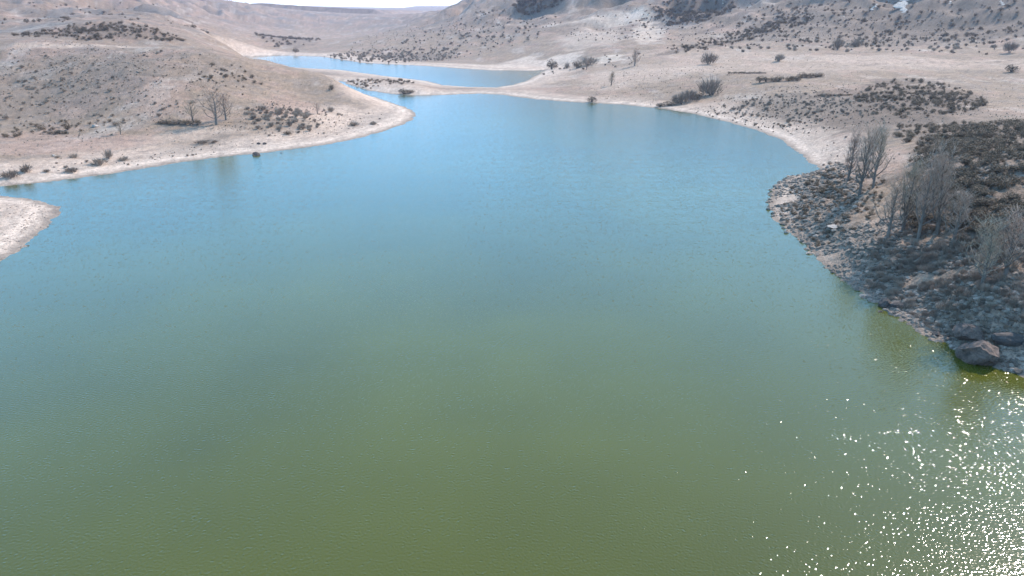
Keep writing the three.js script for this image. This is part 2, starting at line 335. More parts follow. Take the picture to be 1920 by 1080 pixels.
// ---------------------------------------------------------------- where things stand
// single things: kind, x, z, height, width, label
const SINGLES = [
  ['tree', -83.1, -209.1, 9.77, 7.28, 'tallest bare tree of the three on the left shore bench'],
  ['tree', -90.1, -210.6, 5.9, 5.39, 'leftmost bare tree of the three on the left shore bench'],
  ['tree', -82.3, -214.3, 7.09, 5.74, 'rightmost bare tree of the three on the left shore bench'],
  ['tree', 55.9, -115.7, 9.72, 4.04, 'pinkish bare poplar nearest the small sandy cove on the right bank'],
  ['tree', 59.3, -118.5, 9.21, 3.77, 'bare poplar just right of the one by the sandy cove'],
  ['tree', 59.7, -128.7, 8.04, 3.38, 'slender bare poplar at the back of the small sandy cove'],
  ['tree', 49.4, -92.7, 6.93, 3.35, 'short bare tree between the cove poplars and the pale poplar clump'],
  ['tree', 51.4, -93, 8.78, 3.54, 'left bare poplar of the pale clump on the right bank'],
  ['tree', 52, -90.2, 9.41, 3.64, 'middle bare poplar of the pale clump on the right bank'],
  ['tree', 53.9, -89.6, 9.76, 3.81, 'right and broadest bare poplar of the pale clump on the right bank'],
  ['tree', 49, -71.7, 6.57, 3.55, 'bare poplar on the right bank nearest the brown boulders'],
  ['tree', 50.5, -70.9, 6.25, 3.42, 'bare tree at the right edge of the picture above the boulders'],
  ['tree', 54.4, -86.5, 5.9, 3.26, 'small bare tree right of the pale poplar clump'],
  ['tree', 46.9, -357.4, 5.8, 4.49, 'lone small bare tree standing on the open meadow'],
  ['tree', 70.7, -439.9, 8.79, 6.19, 'bare tree at the back of the meadow below the cream cliff'],
  ['tree', 44.6, -455.4, 5.69, 5.02, 'small bare tree beside the white bank at the upper lake'],
  ['tree', -103.6, -195.9, 3.75, 2.45, 'small bare tree at the end of the shrub row on the left shore'],
  ['tree', -62.5, -240.3, 3.47, 2.37, 'upright bare tree at the right end of the headland thicket'],
  ['bare', 80.8, -305.9, 7.88, 9.74, 'large round twiggy bush standing alone above the right shore'],
  ['bare', 106.1, -411.6, 6.84, 8.7, 'dark round bush on the meadow behind the large twiggy bush'],
  ['bare', 141.4, -405.4, 4.39, 6.91, 'small flat-topped bush alone in the middle of the meadow'],
  ['dark', 27.3, -527.6, 7.72, 10.04, 'dark bush at the right end of the upper lake'],
  ['bare', 35.9, -498.1, 4.38, 4.38, 'small bush between the dark bush and the white bank'],
  ['dark', 40.7, -476.6, 5.59, 6.99, 'dark bush in front of the white bank'],
  ['bare', 48.4, -481.5, 5.66, 12.02, 'wide grey bush right of the white bank'],
  ['dark', 32.5, -305.4, 2.7, 4.5, 'dark bush at the waterline of the right shore below the meadow'],
  ['dark', 56.7, -286.7, 1.71, 4.71, 'first low bush from the left in the row on the right shore'],
  ['dark', 61, -287.9, 2.59, 5.18, 'second bush from the left in the row on the right shore'],
  ['bare', 65.3, -290.6, 4.8, 6.99, 'grey bush in the middle of the row on the right shore'],
  ['bare', 70, -295.3, 4.89, 7.12, 'fourth bush from the left in the row on the right shore'],
  ['dark', 74.5, -300.2, 3.17, 4.99, 'last dark bush of the row, next to the large twiggy bush'],
  ['bare', 202.2, -477.7, 7.58, 7.58, 'tall bush at the back edge of the meadow, left of a pair'],
  ['bare', 226.8, -509.1, 5.7, 8.14, 'right bush of the pair at the back edge of the meadow'],
  ['dark', 224.3, -341.9, 3.89, 5.98, 'single dark bush near the right edge of the meadow'],
  ['bare', 278, -428.9, 6.35, 7.47, 'grey bush at the back right corner of the meadow'],
  ['hedge', 108.4, -319.5, 2.47, 10.38, 'longest dark hedge strip across the meadow'],
  ['hedge', 117.7, -317.5, 1.98, 5.45, 'short hedge strip between two longer ones on the meadow'],
  ['hedge', 130, -330.4, 2.08, 10.4, 'right hedge strip on the meadow, farthest from the shore'],
  ['hedge', 107.8, -349.3, 1.07, 17.66, 'thin low hedge line behind the other strips on the meadow'],
  ['hedge', 116.7, -272.3, 1.09, 13.03, 'low hedge line above the dark thicket on the right bank'],
  ['hedge', -93.2, -207.8, 1.51, 11.73, 'low dark hedge at the foot of the three bare trees'],
  ['hedge', -121, -197, 1.19, 5.1, 'low dark hedge below the shrub row on the left shore'],
  ['dark', -69.1, -289.4, 2.4, 2.62, 'dark bush on the tip of the left headland'],
  ['dark', -49, -341.4, 2.78, 5.56, 'dark bush at the water edge of the middle spit'],
  ['dark', -46, -342.3, 1.77, 4.05, 'small dark bush right of the bush on the middle spit'],
  ['dark', -53.6, -367.5, 1.36, 2.99, 'tiny dark bush on top of the middle spit'],
  ['dark', -223.7, -793.1, 6.01, 7.82, 'dark bush on the far shore near the left end of the upper lake'],
  ['dark', -106.3, -267.8, 1.69, 1.69, 'single black bush high on the left hillside'],
  ['bare', -101.8, -214.9, 1.22, 1.4, 'small shrub left of the hedge under the three bare trees'],
  ['bare', -102.9, -220.7, 0.89, 1.43, 'tiny shrub above the left end of the hedge'],
  ['bare', -91.2, -161.4, 1.78, 4.38, 'widest dark shrub on the left beach'],
  ['bare', -92.4, -167.7, 2.54, 2.26, 'tall thin shrub behind the widest shrub on the beach'],
  ['bare', -88.7, -166.8, 1.12, 3.07, 'low shrub on the beach right of the widest one'],
  ['bare', -99.6, -166.7, 1.15, 2.01, 'small shrub in the middle of the left beach'],
  ['bare', -102.8, -165.5, 0.86, 1.29, 'small shrub beside a pale stone on the left beach'],
  ['bare', -93.2, -154, 1.2, 3.46, 'flat grey shrub at the lower edge of the left beach'],
  ['bare', -97.4, -152.2, 0.8, 1.6, 'tiny shrub low on the left beach left of the flat one'],
  ['bare', -101, -151, 1.88, 2.95, 'dark shrub on the left beach near the picture edge'],
  ['bare', -101.5, -147.2, 1.85, 3.44, 'lowest shrub on the left beach at the picture edge'],
  ['bare', -79.8, -190, 1.06, 4.25, 'low shrub on the sand below the three bare trees'],
  ['bare', -77, -190.6, 0.91, 1.82, 'small shrub right of the low one below the bare trees'],
  ['dark', -120.6, -201.5, 2.59, 2.07, 'darkest tall shrub of the row on the left shore'],
  ['dark', -129.6, -203.9, 1.78, 2.13, 'dark shrub near the left end of the row on the left shore'],
  ['bare', -109.3, -204.7, 1.54, 2.05, 'shrub at the upper right end of the row on the left shore'],
  ['dark', -61.2, -202.5, 1.25, 2.81, 'dark shrub just below the headland thicket'],
  ['bare', -57.1, -208.9, 1.28, 1.44, 'small shrub right below the headland thicket'],
  ['bare', -60.7, -250.9, 2.08, 2.65, 'round shrub right of the headland thicket'],
  ['bare', -48.4, -227.7, 1.71, 3.77, 'largest shrub on the sandy point'],
  ['bare', -43.2, -230.7, 1.38, 1.9, 'shrub nearest the tip of the sandy point'],
  ['rock', -62, -178.2, 1.53, 2.23, 'dark boulder half in the water off the left beach'],
  ['rock', -65.4, -190.3, 0.74, 1.04, 'left of two small dark stones above the boulder on the left beach'],
  ['rock', -64, -190.5, 0.74, 1.04, 'right of two small dark stones above the boulder on the left beach'],
  ['rock', -57, -181.3, 0.56, 1.26, 'flat dark stone at the waterline right of the boulder'],
  ['brown', 44.2, -63.1, 3.02, 4.34, 'largest brown boulder at the waterline of the right bank'],
  ['brown', 45.3, -66.5, 1.88, 3.26, 'brown boulder just behind the largest one on the right bank'],
  ['rock', 42.2, -77, 1.35, 1.49, 'left dark rock of the pair near the waterline on the right bank'],
  ['rock', 43.1, -76.3, 1.08, 1.49, 'right dark rock of the pair near the waterline on the right bank'],
  ['rock', 40.8, -75.4, 0.53, 0.8, 'small dark rock at the waterline below the pair of rocks'],
  ['rock', 47.2, -63.6, 1.36, 2.47, 'dark rock right of the brown boulders at the picture edge'],
  ['rock', 43.3, -68.6, 0.5, 0.88, 'small dark rock at the waterline left of the brown boulders'],
  ['white', 47, -103, 0.6, 2.05, 'long white rock lying on the rocky promontory'],
  ['white', -104.4, -167.1, 0.73, 0.87, 'pale stone beside a shrub on the left beach'],
  ['white', -114.4, -203.7, 1.03, 1.55, 'pale rock among the shrub row on the left shore'],
  ['crag', 327, -636.7, 13.59, 20.9, 'largest white crag on the grey hillside at upper right'],
  ['crag', 327.5, -675.9, 8.77, 4.93, 'narrow upright white crag left of the largest one'],
  ['crag', 312.2, -671.6, 3.24, 9.73, 'low flat white crag farthest left on the grey hillside'],
  ['crag', 358.2, -638.6, 3.21, 7.48, 'small white crag right of the largest one at the picture top'],
  ['crag', 374.2, -594.3, 4.1, 6.15, 'white crag at the top right corner of the picture'],
  ['crag', 219.2, -811.9, 3.68, 4.91, 'small white crag above the wooded gully'],
  ['crag', 280.8, -653.4, 4.15, 3.12, 'tiny white crag low on the grey hillside'],
];
// shrub stands: x, z, half width, half length, bearing, how many, smallest, largest (m), kind, label, group
const STANDS = [
  [-230.6, -435, 39.4, 26.2, -0.49, 300, 1, 2.4, 'dark', 'dark shrub in the dense cover of the left knoll', 'shrubs covering the left knoll'],
  [-160.4, -252.5, 13.8, 48.1, -0.57, 80, 0.6, 1.5, 'bare', 'small shrub on the near left hillside', 'shrubs on the near left hillside'],
  [-130.6, -261.3, 34.6, 48.1, -0.46, 70, 0.5, 1.2, 'bare', 'small shrub scattered on the open left hillside', 'shrubs on the open left hillside'],
  [-102.3, -274.4, 10, 27.5, -0.36, 34, 0.7, 1.6, 'dark', 'dark shrub on the ridge running down to the headland', 'shrubs on the headland ridge'],
  [-68.4, -220.9, 11.6, 18, -0.3, 90, 0.7, 1.8, 'bare', 'twiggy shrub in the thicket on the headland', 'shrubs of the headland thicket'],
  [-51.4, -239.2, 10.6, 23, -0.21, 16, 0.4, 1, 'bare', 'low shrub on the sandy point', 'shrubs on the sandy point'],
  [-124.4, -203.7, 16.5, 8.7, -0.55, 34, 0.7, 1.5, 'dark', 'shrub in the left shore row', 'shrub row on the left shore'],
  [-81.9, -170, 25, 8.9, -0.45, 14, 0.3, 0.7, 'bare', 'tiny shrub on the pale left beach', 'tiny shrubs on the left beach'],
  [-388.6, -730.3, 96.4, 244.9, -0.49, 200, 1.2, 3.5, 'dark', 'far shrub on the slope behind the left knoll', 'shrubs behind the left knoll'],
  [-74.8, -393.4, 22.7, 24.9, -0.19, 110, 0.6, 1.8, 'dark', 'shrub on the middle spit', 'shrubs on the middle spit'],
  [-118.6, -710.3, 64, 93.6, -0.17, 320, 1, 3, 'bare', 'shrub on the slope above the upper lake', 'shrubs above the upper lake'],
  [-328, -1129, 42.8, 221.1, -0.28, 120, 2.5, 5, 'dark', 'dark tree in the far grove', 'far grove behind the upper lake'],
  [-35.1, -849.8, 80.3, 134.9, -0.04, 200, 1.5, 3, 'bare', 'far shrub on the slope right of the upper lake', 'shrubs on the far slope'],
  [54, -483.5, 39.1, 33.9, 0.11, 26, 0.8, 1.8, 'bare', 'shrub near the end of the upper lake', 'shrubs by the end of the upper lake'],
  [232.7, -509.1, 112.9, 57.7, 0.43, 130, 1.2, 2.8, 'bare', 'shrub along the back edge of the meadow', 'shrubs along the back of the meadow'],
  [312.7, -633.1, 119.2, 128.2, 0.46, 420, 1.5, 3.4, 'dark', 'dark shrub on the grey hillside at upper right', 'shrubs on the grey hillside'],
  [118.9, -519.2, 12.7, 28.2, 0.23, 50, 1.2, 2.6, 'dark', 'dark shrub on the diagonal ridge line', 'shrubs of the diagonal ridge line'],
  [154.2, -579.1, 14.5, 36.5, 0.26, 60, 1.2, 2.6, 'dark', 'dark shrub on the diagonal ridge line', 'shrubs of the diagonal ridge line'],
  [187, -623.2, 14.3, 32.9, 0.29, 70, 1.4, 3, 'dark', 'dark shrub on the diagonal ridge line', 'shrubs of the diagonal ridge line'],
  [214, -648.7, 17, 29.8, 0.32, 80, 1.4, 3.2, 'dark', 'dark shrub on the diagonal ridge line', 'shrubs of the diagonal ridge line'],
  [246.3, -685.7, 17.1, 32.1, 0.34, 60, 1.4, 3.2, 'dark', 'dark shrub on the diagonal ridge line', 'shrubs of the diagonal ridge line'],
  [184.9, -797.6, 37.2, 47.8, 0.23, 420, 1.6, 3.8, 'dark', 'dark tree in the wood above the gully', 'wood above the gully'],
  [42.7, -967.9, 38, 34.5, 0.04, 300, 3, 6, 'dark', 'dark tree in the wood on the hilltop', 'hilltop wood'],
  [133.9, -766.2, 8, 26.4, 0.17, 16, 1.5, 3, 'dark', 'dark shrub on the cream cliff', 'shrubs on the cream cliff'],
  [141.1, -261.8, 18, 56.4, 0.49, 420, 0.7, 1.8, 'dark', 'dark shrub in the thicket behind the right bank', 'thicket behind the right bank'],
  [96.3, -250.1, 27.3, 30.5, 0.37, 300, 0.4, 1.2, 'bare', 'shrub on the slope above the right shore', 'shrubs above the right shore'],
  [53, -120.4, 7.3, 22.8, 0.41, 420, 0.3, 0.9, 'dark', 'low dark shrub among the stones of the promontory', 'shrubs on the promontory'],
  [79.2, -133.2, 5.5, 30.1, 0.54, 300, 0.5, 1.6, 'dark', 'dark shrub behind the poplars', 'shrubs behind the poplars'],
  [83, -124.4, 5.1, 29.1, 0.59, 300, 0.5, 1.6, 'dark', 'dark shrub high on the right bank', 'shrubs high on the right bank'],
  [60.1, -99.4, 4, 13.2, 0.54, 240, 0.5, 1.5, 'dark', 'dark shrub between the poplars on the right bank', 'shrubs between the poplars'],
  [61.8, -90.3, 4, 12, 0.6, 280, 0.5, 1.5, 'dark', 'dark shrub halfway down the right bank', 'shrubs halfway down the right bank'],
  [48.6, -85.7, 3.9, 8.5, 0.52, 300, 0.35, 1, 'bare', 'grey shrub on the lower bank below the poplars', 'shrubs below the poplars'],
  [52.7, -77.3, 5, 9.3, 0.6, 420, 0.35, 1.1, 'bare', 'grey shrub on the lower bank above the boulders', 'shrubs above the boulders'],
  [45.1, -69.8, 6.5, 6, 0.57, 420, 0.25, 0.7, 'bare', 'low grey shrub near the right waterline', 'low shrubs by the right waterline'],
  [103.4, -171, 13.2, 24, 0.54, 160, 0.8, 2, 'dark', 'shrub along the upper edge of the right bank', 'shrubs on the upper edge of the right bank'],
  [71.3, -157.7, 6.1, 29.8, 0.42, 26, 0.4, 1.2, 'bare', 'small shrub beside the sandy cove', 'shrubs beside the sandy cove'],
  [-135.3, -252, 37.1, 59.6, -0.49, 900, 0.22, 0.6, 'bare', 'small shrub scattered on the open left hillside', 'shrubs on the open left hillside'],
  [106.4, -253.4, 39.7, 51.4, 0.4, 900, 0.22, 0.6, 'bare', 'shrub on the slope above the right shore', 'shrubs above the right shore'],
  [72.2, -353.3, 39.4, 54.9, 0.2, 300, 0.22, 0.5, 'bare', 'tiny shrub on the meadow', 'tiny shrubs on the meadow'],
  [-69, -224, 14.5, 24, -0.3, 200, 0.2, 0.6, 'bare', 'twiggy shrub in the thicket on the headland', 'shrubs of the headland thicket'],
  [-71.1, -937, 110.9, 263.7, -0.08, 500, 0.7, 1.6, 'bare', 'far shrub on the slope right of the upper lake', 'shrubs on the far slope'],
  [167.1, -716.5, 108.7, 110.7, 0.23, 400, 0.7, 1.8, 'bare', 'far shrub on the hill below the woods', 'shrubs below the woods'],
  [298.4, -587, 108.2, 76.4, 0.47, 500, 0.6, 1.5, 'bare', 'grey shrub on the hillside at upper right', 'grey shrubs on the hillside'],
];
// stony ground: the same without a kind
const STONY = [
  [52.8, -127.4, 7.4, 29.9, 0.39, 2200, 0.15, 0.85, 'stone on the rocky promontory', 'stones of the promontory'],
  [45, -86, 7.9, 14.7, 0.48, 2600, 0.12, 0.7, 'stone on the lower right bank', 'stones of the lower right bank'],
  [47.1, -71.3, 7, 12, 0.58, 2600, 0.12, 0.65, 'stone on the right bank near the boulders', 'stones near the boulders'],
  [65.5, -101.8, 8.3, 32.3, 0.57, 2000, 0.15, 0.7, 'stone on the steep right bank', 'stones of the steep right bank'],
  [-76.5, -111.5, 4.9, 18.7, -0.6, 400, 0.08, 0.3, 'stone on the white spit at the left', 'stones of the white spit'],
  [-50.1, -233, 11.9, 22.4, -0.21, 60, 0.2, 0.5, 'stone on the sandy point', 'stones of the sandy point'],
  [-90.2, -162.3, 26.2, 12.7, -0.51, 60, 0.15, 0.45, 'stone on the pale left beach', 'stones of the left beach'],
  [-159, -269.2, 24.7, 62.5, -0.53, 260, 0.25, 0.9, 'pale stone on the left hillside', 'stones of the left hillside'],
  [75.8, -240.7, 23.2, 22.3, 0.31, 90, 0.2, 0.6, 'stone on the right shore', 'stones of the right shore'],
];

// ---------------------------------------------------------------- materials of the things
const std = (r, g, b, o = {}) => new THREE.MeshStandardMaterial({ color: new THREE.Color().setRGB(r, g, b), roughness: 0.95, metalness: 0, side: THREE.DoubleSide, ...o });
const barkTex = grainTexture(31, 128, 0.55, 1, [[64, 0.5], [24, 0.5], [8, 0.3]]); barkTex.colorSpace = THREE.SRGBColorSpace;
const rockTex = grainTexture(37, 256, 0.5, 1, [[128, 0.35], [64, 0.4], [24, 0.4], [7, 0.35]]); rockTex.colorSpace = THREE.SRGBColorSpace; rockTex.repeat.set(2, 2);
const M = {
  bark: [std(0.30, 0.25, 0.21, { map: barkTex }), std(0.22, 0.18, 0.15, { map: barkTex })],
  twig: [std(0.37, 0.265, 0.195), std(0.35, 0.27, 0.19), std(0.40, 0.28, 0.21)],
  stem: std(0.13, 0.11, 0.10),
  bare: [std(0.25, 0.185, 0.14), std(0.31, 0.24, 0.185), std(0.20, 0.15, 0.115)],
  dark: [std(0.112, 0.077, 0.047), std(0.16, 0.112, 0.072), std(0.09, 0.068, 0.044)],
  rock: [std(0.32, 0.245, 0.19, { map: rockTex }), std(0.19, 0.142, 0.108, { map: rockTex }), std(0.50, 0.39, 0.315, { map: rockTex })],
  darkRock: std(0.115, 0.09, 0.078, { map: rockTex }), brown: std(0.20, 0.135, 0.105, { map: rockTex }), white: std(0.62, 0.51, 0.43, { map: rockTex }), crag: std(0.72, 0.61, 0.52, { map: rockTex }),
};

// ---------------------------------------------------------------- geometry makers
class Bag {                                    // collects triangles
  constructor() { this.p = []; this.uv = []; }
  tri(a, b, c) { this.p.push(...a, ...b, ...c); this.uv.push(0, 0, 1, 0, 0.5, 1); }
  tube(a, b, ra, rb, n = 4) {                  // tapered stick between two points
    const dx = b[0] - a[0], dy = b[1] - a[1], dz = b[2] - a[2], l = Math.hypot(dx, dy, dz) || 1e-6, ux = dx / l, uy = dy / l, uz = dz / l;
    let px = Math.abs(uy) < 0.9 ? -uz : 1, py = 0, pz = Math.abs(uy) < 0.9 ? ux : 0; const q = px * ux + pz * uz; px -= q * ux; py -= q * uy; pz -= q * uz;
    const pl = Math.hypot(px, py, pz); px /= pl; py /= pl; pz /= pl;
    const qx = uy * pz - uz * py, qy = uz * px - ux * pz, qz = ux * py - uy * px, A = [], B = [];
    for (let i = 0; i < n; i++) { const t = i / n * 6.28318, c = Math.cos(t), s = Math.sin(t); A.push([a[0] + (px * c + qx * s) * ra, a[1] + (py * c + qy * s) * ra, a[2] + (pz * c + qz * s) * ra]); B.push([b[0] + (px * c + qx * s) * rb, b[1] + (py * c + qy * s) * rb, b[2] + (pz * c + qz * s) * rb]); }
    for (let i = 0; i < n; i++) { const j = (i + 1) % n; this.tri(A[i], A[j], B[j]); this.tri(A[i], B[j], B[i]); }
  }
  blade(a, b, w, r) {                          // a twig or dry leaf: one long thin face
    const t = r() * 6.28, ox = Math.cos(t) * w, oz = Math.sin(t) * w;
    this.tri([a[0] - ox, a[1], a[2] - oz], [a[0] + ox, a[1] + w * 0.5, a[2] + oz], b);
  }
  geometry() {
    const g = new THREE.BufferGeometry(); g.setAttribute('position', new THREE.Float32BufferAttribute(this.p, 3)); g.setAttribute('uv', new THREE.Float32BufferAttribute(this.uv, 2)); g.computeVertexNormals(); return g;
  }
}
function shrubShape(seed, leafy) {             // about 1 m high and 1.2 m across: stems, and twigs with dry or green leaves
  const r = rngOf(seed), st = new Bag(), fo = new Bag(), lobes = [];
  const n = 4 + Math.floor(r() * 4);
  for (let i = 0; i < n; i++) { const a = i / n * 6.28 + r(), s = 0.12 + 0.3 * r(); lobes.push([Math.cos(a) * s, 0.2 + 0.3 * r(), Math.sin(a) * s, 0.2 + 0.16 * r()]); }
  lobes.push([0.05 - 0.1 * r(), 0.55, 0.05 - 0.1 * r(), 0.32]);
  for (const [x, y, z, q] of lobes) { const k = [x * 0.4, y * 0.45, z * 0.4]; st.tube([x * 0.08, -0.12, z * 0.08], k, 0.03, 0.022, 3); st.tube(k, [x, y, z], 0.022, 0.008, 3); }
  const count = leafy ? 620 : 430;
  for (let i = 0; i < count; i++) {
    const [lx, ly, lz, q] = lobes[Math.floor(r() * lobes.length)], u = r() * 2 - 1, t = r() * 6.28, s = Math.sqrt(1 - u * u), rad = q * (0.45 + 0.75 * Math.sqrt(r()));
    const x = lx + s * Math.cos(t) * rad, y = Math.max(-0.06, ly + u * rad * 0.95), z = lz + s * Math.sin(t) * rad;
    if (leafy) { const w = 0.028 + 0.03 * r(), l = 0.07 + 0.08 * r(); fo.blade([x, y, z], [x + (r() - 0.5) * l * 1.6 + s * Math.cos(t) * l * 0.5, y + l * (r() * 1.2 - 0.2), z + (r() - 0.5) * l * 1.6 + s * Math.sin(t) * l * 0.5], w, r); }
    else { const l = 0.14 + 0.2 * r(); fo.blade([x * 0.8, y * 0.85 - 0.04, z * 0.8], [x + s * Math.cos(t) * l * 0.4 + (r() - 0.5) * 0.1, y + l * 0.8, z + s * Math.sin(t) * l * 0.4 + (r() - 0.5) * 0.1], 0.011 + 0.013 * r(), r); }
  }
  return { stems: st.geometry(), foliage: fo.geometry() };
}
function treeShape(seed, spread, limbs = 30, twigs = 11) {             // leafless poplar, 1 high: trunk and limbs, and a brush of fine twigs
  const r = rngOf(seed), tr = new Bag(), tw = new Bag(), axis = [];
  let x = 0, z = 0; const lean = (r() - 0.5) * 0.1, lz = (r() - 0.5) * 0.1;
  for (let i = 0; i <= 9; i++) { axis.push([x, i / 9 * 0.95 - 0.02, z]); x += lean / 9 + (r() - 0.5) * 0.012; z += lz / 9 + (r() - 0.5) * 0.012; }
  for (let i = 0; i < 9; i++) tr.tube(axis[i], axis[i + 1], 0.021 * (1 - i / 9.6) + 0.002, 0.021 * (1 - (i + 1) / 9.6) + 0.002, 6);
  for (let i = 0; i < limbs; i++) {
    const f = 0.14 + 0.8 * Math.pow((i + r()) / limbs, 0.9), k = Math.min(8, Math.floor(f / 0.95 * 9)), q = f / 0.95 * 9 - k, b = axis[k].map((v, m) => lerp(v, axis[k + 1][m], q));
    const a = i * 2.4 + r(), len = (0.36 - 0.2 * f) * (0.55 + 0.9 * r()), out = spread * len, rad = 0.010 * (1.1 - f);
    const m1 = [b[0] + Math.cos(a) * out * 0.65, b[1] + len * (0.3 + 0.2 * r()), b[2] + Math.sin(a) * out * 0.65], m2 = [b[0] + Math.cos(a) * out, b[1] + len, b[2] + Math.sin(a) * out];
    tr.tube(b, m1, rad, rad * 0.7, 3); tr.tube(m1, m2, rad * 0.7, rad * 0.3, 3);
    for (let j = 0; j < twigs; j++) {
      const t = 0.15 + 0.85 * r(), s = t < 0.5 ? b.map((v, m) => lerp(v, m1[m], t * 2)) : m1.map((v, m) => lerp(v, m2[m], t * 2 - 1));
      const a2 = r() * 6.28, l = 0.05 + 0.10 * r(), o2 = l * (0.3 + 0.9 * r()), e = [s[0] + Math.cos(a2) * o2, s[1] + l, s[2] + Math.sin(a2) * o2];
      tw.tube(s, e, 0.0022, 0.0009, 3);
      for (let n = 0; n < 3; n++) { const t2 = 0.2 + 0.8 * r(), p = s.map((v, m) => lerp(v, e[m], t2)), a3 = r() * 6.28, l3 = 0.025 + 0.05 * r(); tw.blade(p, [p[0] + Math.cos(a3) * l3 * 0.6, p[1] + l3, p[2] + Math.sin(a3) * l3 * 0.6], 0.0016 + 0.001 * r(), r); }
    }
  }
  return { trunk: tr.geometry(), crown: tw.geometry() };
}
function rockShape(seed, detail, flat) {       // angular block about 1 across, half of it above the ground
  const r = rngOf(seed), g = new THREE.IcosahedronGeometry(0.5, detail), p = g.attributes.position, v = new THREE.Vector3(), cuts = [];
  for (let i = 0; i < 9; i++) cuts.push([new THREE.Vector3(r() - 0.5, (r() - 0.3) * 0.9, r() - 0.5).normalize(), 0.28 + 0.17 * r()]);
  const sx = 0.85 + 0.4 * r(), sy = flat * (0.8 + 0.4 * r()), sz = 0.75 + 0.4 * r();
  for (let i = 0; i < p.count; i++) {
    v.fromBufferAttribute(p, i);
    for (const [n, d] of cuts) { const e = v.dot(n) - d; if (e > 0) v.addScaledVector(n, -e); }
    const k = 1 + 0.22 * noise(v.x * 4 + seed, v.y * 4 + v.z * 3.1) + 0.1 * noise(v.x * 11 + v.y * 7, v.z * 11 + seed);
    p.setXYZ(i, v.x * k * sx * 1.25, v.y * k * sy * 1.25, v.z * k * sz * 1.25);
  }
  g.computeVertexNormals();
  return g;
}
const SHRUBS = { bare: [1, 2, 3, 4, 5].map((s) => shrubShape(100 + s, false)), dark: [1, 2, 3, 4, 5].map((s) => shrubShape(200 + s, true)) };
const TREES = [treeShape(301, 0.45), treeShape(302, 0.36), treeShape(303, 0.55), treeShape(304, 0.4), treeShape(305, 0.55, 24, 9), treeShape(306, 0.65, 22, 9)];
const ROCKS = [1, 2, 3, 4, 5, 6].map((s) => rockShape(400 + s, 2, 0.75)), BIG = [1, 2, 3].map((s) => rockShape(420 + s, 5, 0.8)), CRAGS = [1, 2, 3].map((s) => rockShape(440 + s, 3, 0.7));

// ---------------------------------------------------------------- thing builders
const ground = (x, z) => Math.max(-0.25, land(x, z)[0]);
function at(o, x, z, sink = 0.04) { o.position.set(x, ground(x, z) - sink, z); return o; }
function pair(name, parts) { const g = new THREE.Group(); g.name = numbered(name); for (const [n, geo, mat] of parts) { const m = new THREE.Mesh(geo, mat); m.name = n; g.add(m); } shadows(g); scene.add(g); return g; }
function makeShrub(kind, i) { const s = SHRUBS[kind][i % 5]; return pair(kind === 'bare' ? 'bare_shrub' : 'dark_shrub', [['stems', s.stems, M.stem], ['foliage', s.foliage, M[kind][Math.floor(i / 5) % 3]]]); }
function makeTree(i, sparse) { const s = sparse ? TREES[4 + i % 2] : TREES[i % 4]; return pair('bare_tree', [['trunk', s.trunk, M.bark[i % 2]], ['crown', s.crown, M.twig[i % 3]]]); }
function makeHedge(i, h, w) {
  const r = rngOf(900 + i), n = Math.max(3, Math.round(w / h * 0.9)), g = pair('hedge', []);
  for (let k = 0; k < n; k++) {
    const s = SHRUBS.dark[Math.floor(r() * 5)], q = h * (0.85 + 0.4 * r()), px = (k + 0.5) / n * w - w / 2, pz = (r() - 0.5) * h * 0.6, turn = r() * 6;
    for (const [name, geo, mat] of [['stems', s.stems, M.stem], ['foliage', s.foliage, M.dark[i % 3]]]) { const m = new THREE.Mesh(geo, mat); m.name = name; m.position.set(px, 0, pz); m.rotation.y = turn; m.scale.set(q * 1.3, q, q * 1.3); g.add(m); }
  }
  return shadows(g);
}
const single = (name, geo, mat) => { const m = new THREE.Mesh(geo, mat); m.name = numbered(name); shadows(m); scene.add(m); return m; };

const rs = rngOf(4242);
SINGLES.forEach(([kind, x, z, h, w, label], i) => {
  let o, turn = rs() * 6.28;
  if (kind === 'tree') { o = tag(makeTree(i, x < -60), label, 'tree', 'leafless trees by the reservoir'); const k = clamp(w / h / 0.34, 0.8, 1.9); o.scale.set(h * k, h, h * k); at(o, x, z); }
  else if (kind === 'hedge') { o = tag(makeHedge(i, h, w), label, 'hedge', 'low hedges'); turn = (rs() - 0.5) * 0.12; at(o, x, z, 0.08); }
  else if (kind === 'crag') {                  // slabs bedded along the slope, rising to the right
    const g = pair('white_crag', []), e = 6, n = new THREE.Vector3(ground(x - e, z) - ground(x + e, z), 2 * e, ground(x, z - e) - ground(x, z + e)).normalize(), many = 3 + Math.round(Math.min(h, 12) * 0.9);
    for (let k = 0; k < many; k++) { const m = new THREE.Mesh(CRAGS[k % 3], M.crag), f = (k + 0.5) / many - 0.5, q = Math.min(w, h * 2) * (0.12 + 0.22 * rs()); m.name = 'slab'; m.position.set(f * w * 0.9 + (rs() - 0.5) * q, 0, -f * h * 3 + (rs() - 0.5) * q); m.scale.set(q * 1.3, q * 0.22, q * (1 + rs())); m.rotation.y = rs() * 6; g.add(m); }
    tag(shadows(g), label, 'crag', 'white crags on the hillside'); at(g, x, z - h * 1.2, 0); g.quaternion.setFromUnitVectors(new THREE.Vector3(0, 1, 0), n); return;
  }
  else if (kind === 'bare' || kind === 'dark') { o = tag(makeShrub(kind, i), label, 'shrub', 'single shrubs'); o.scale.set(w / 1.15, h, w / 1.15); at(o, x, z); }
  else {
    const [name, geo, mat, cat] = { rock: ['dark_rock', ROCKS[i % 6], M.darkRock, 'rock'], brown: ['brown_boulder', BIG[i % 3], M.brown, 'boulder'], white: ['pale_rock', ROCKS[i % 6], M.white, 'rock'] }[kind];
    o = tag(single(name, geo, mat), label, cat, 'single rocks'); o.scale.set(w * 0.85, h * 1.15, w * 0.8); at(o, x, z, -h * 0.15);
  }
  o.rotation.y = turn;
});

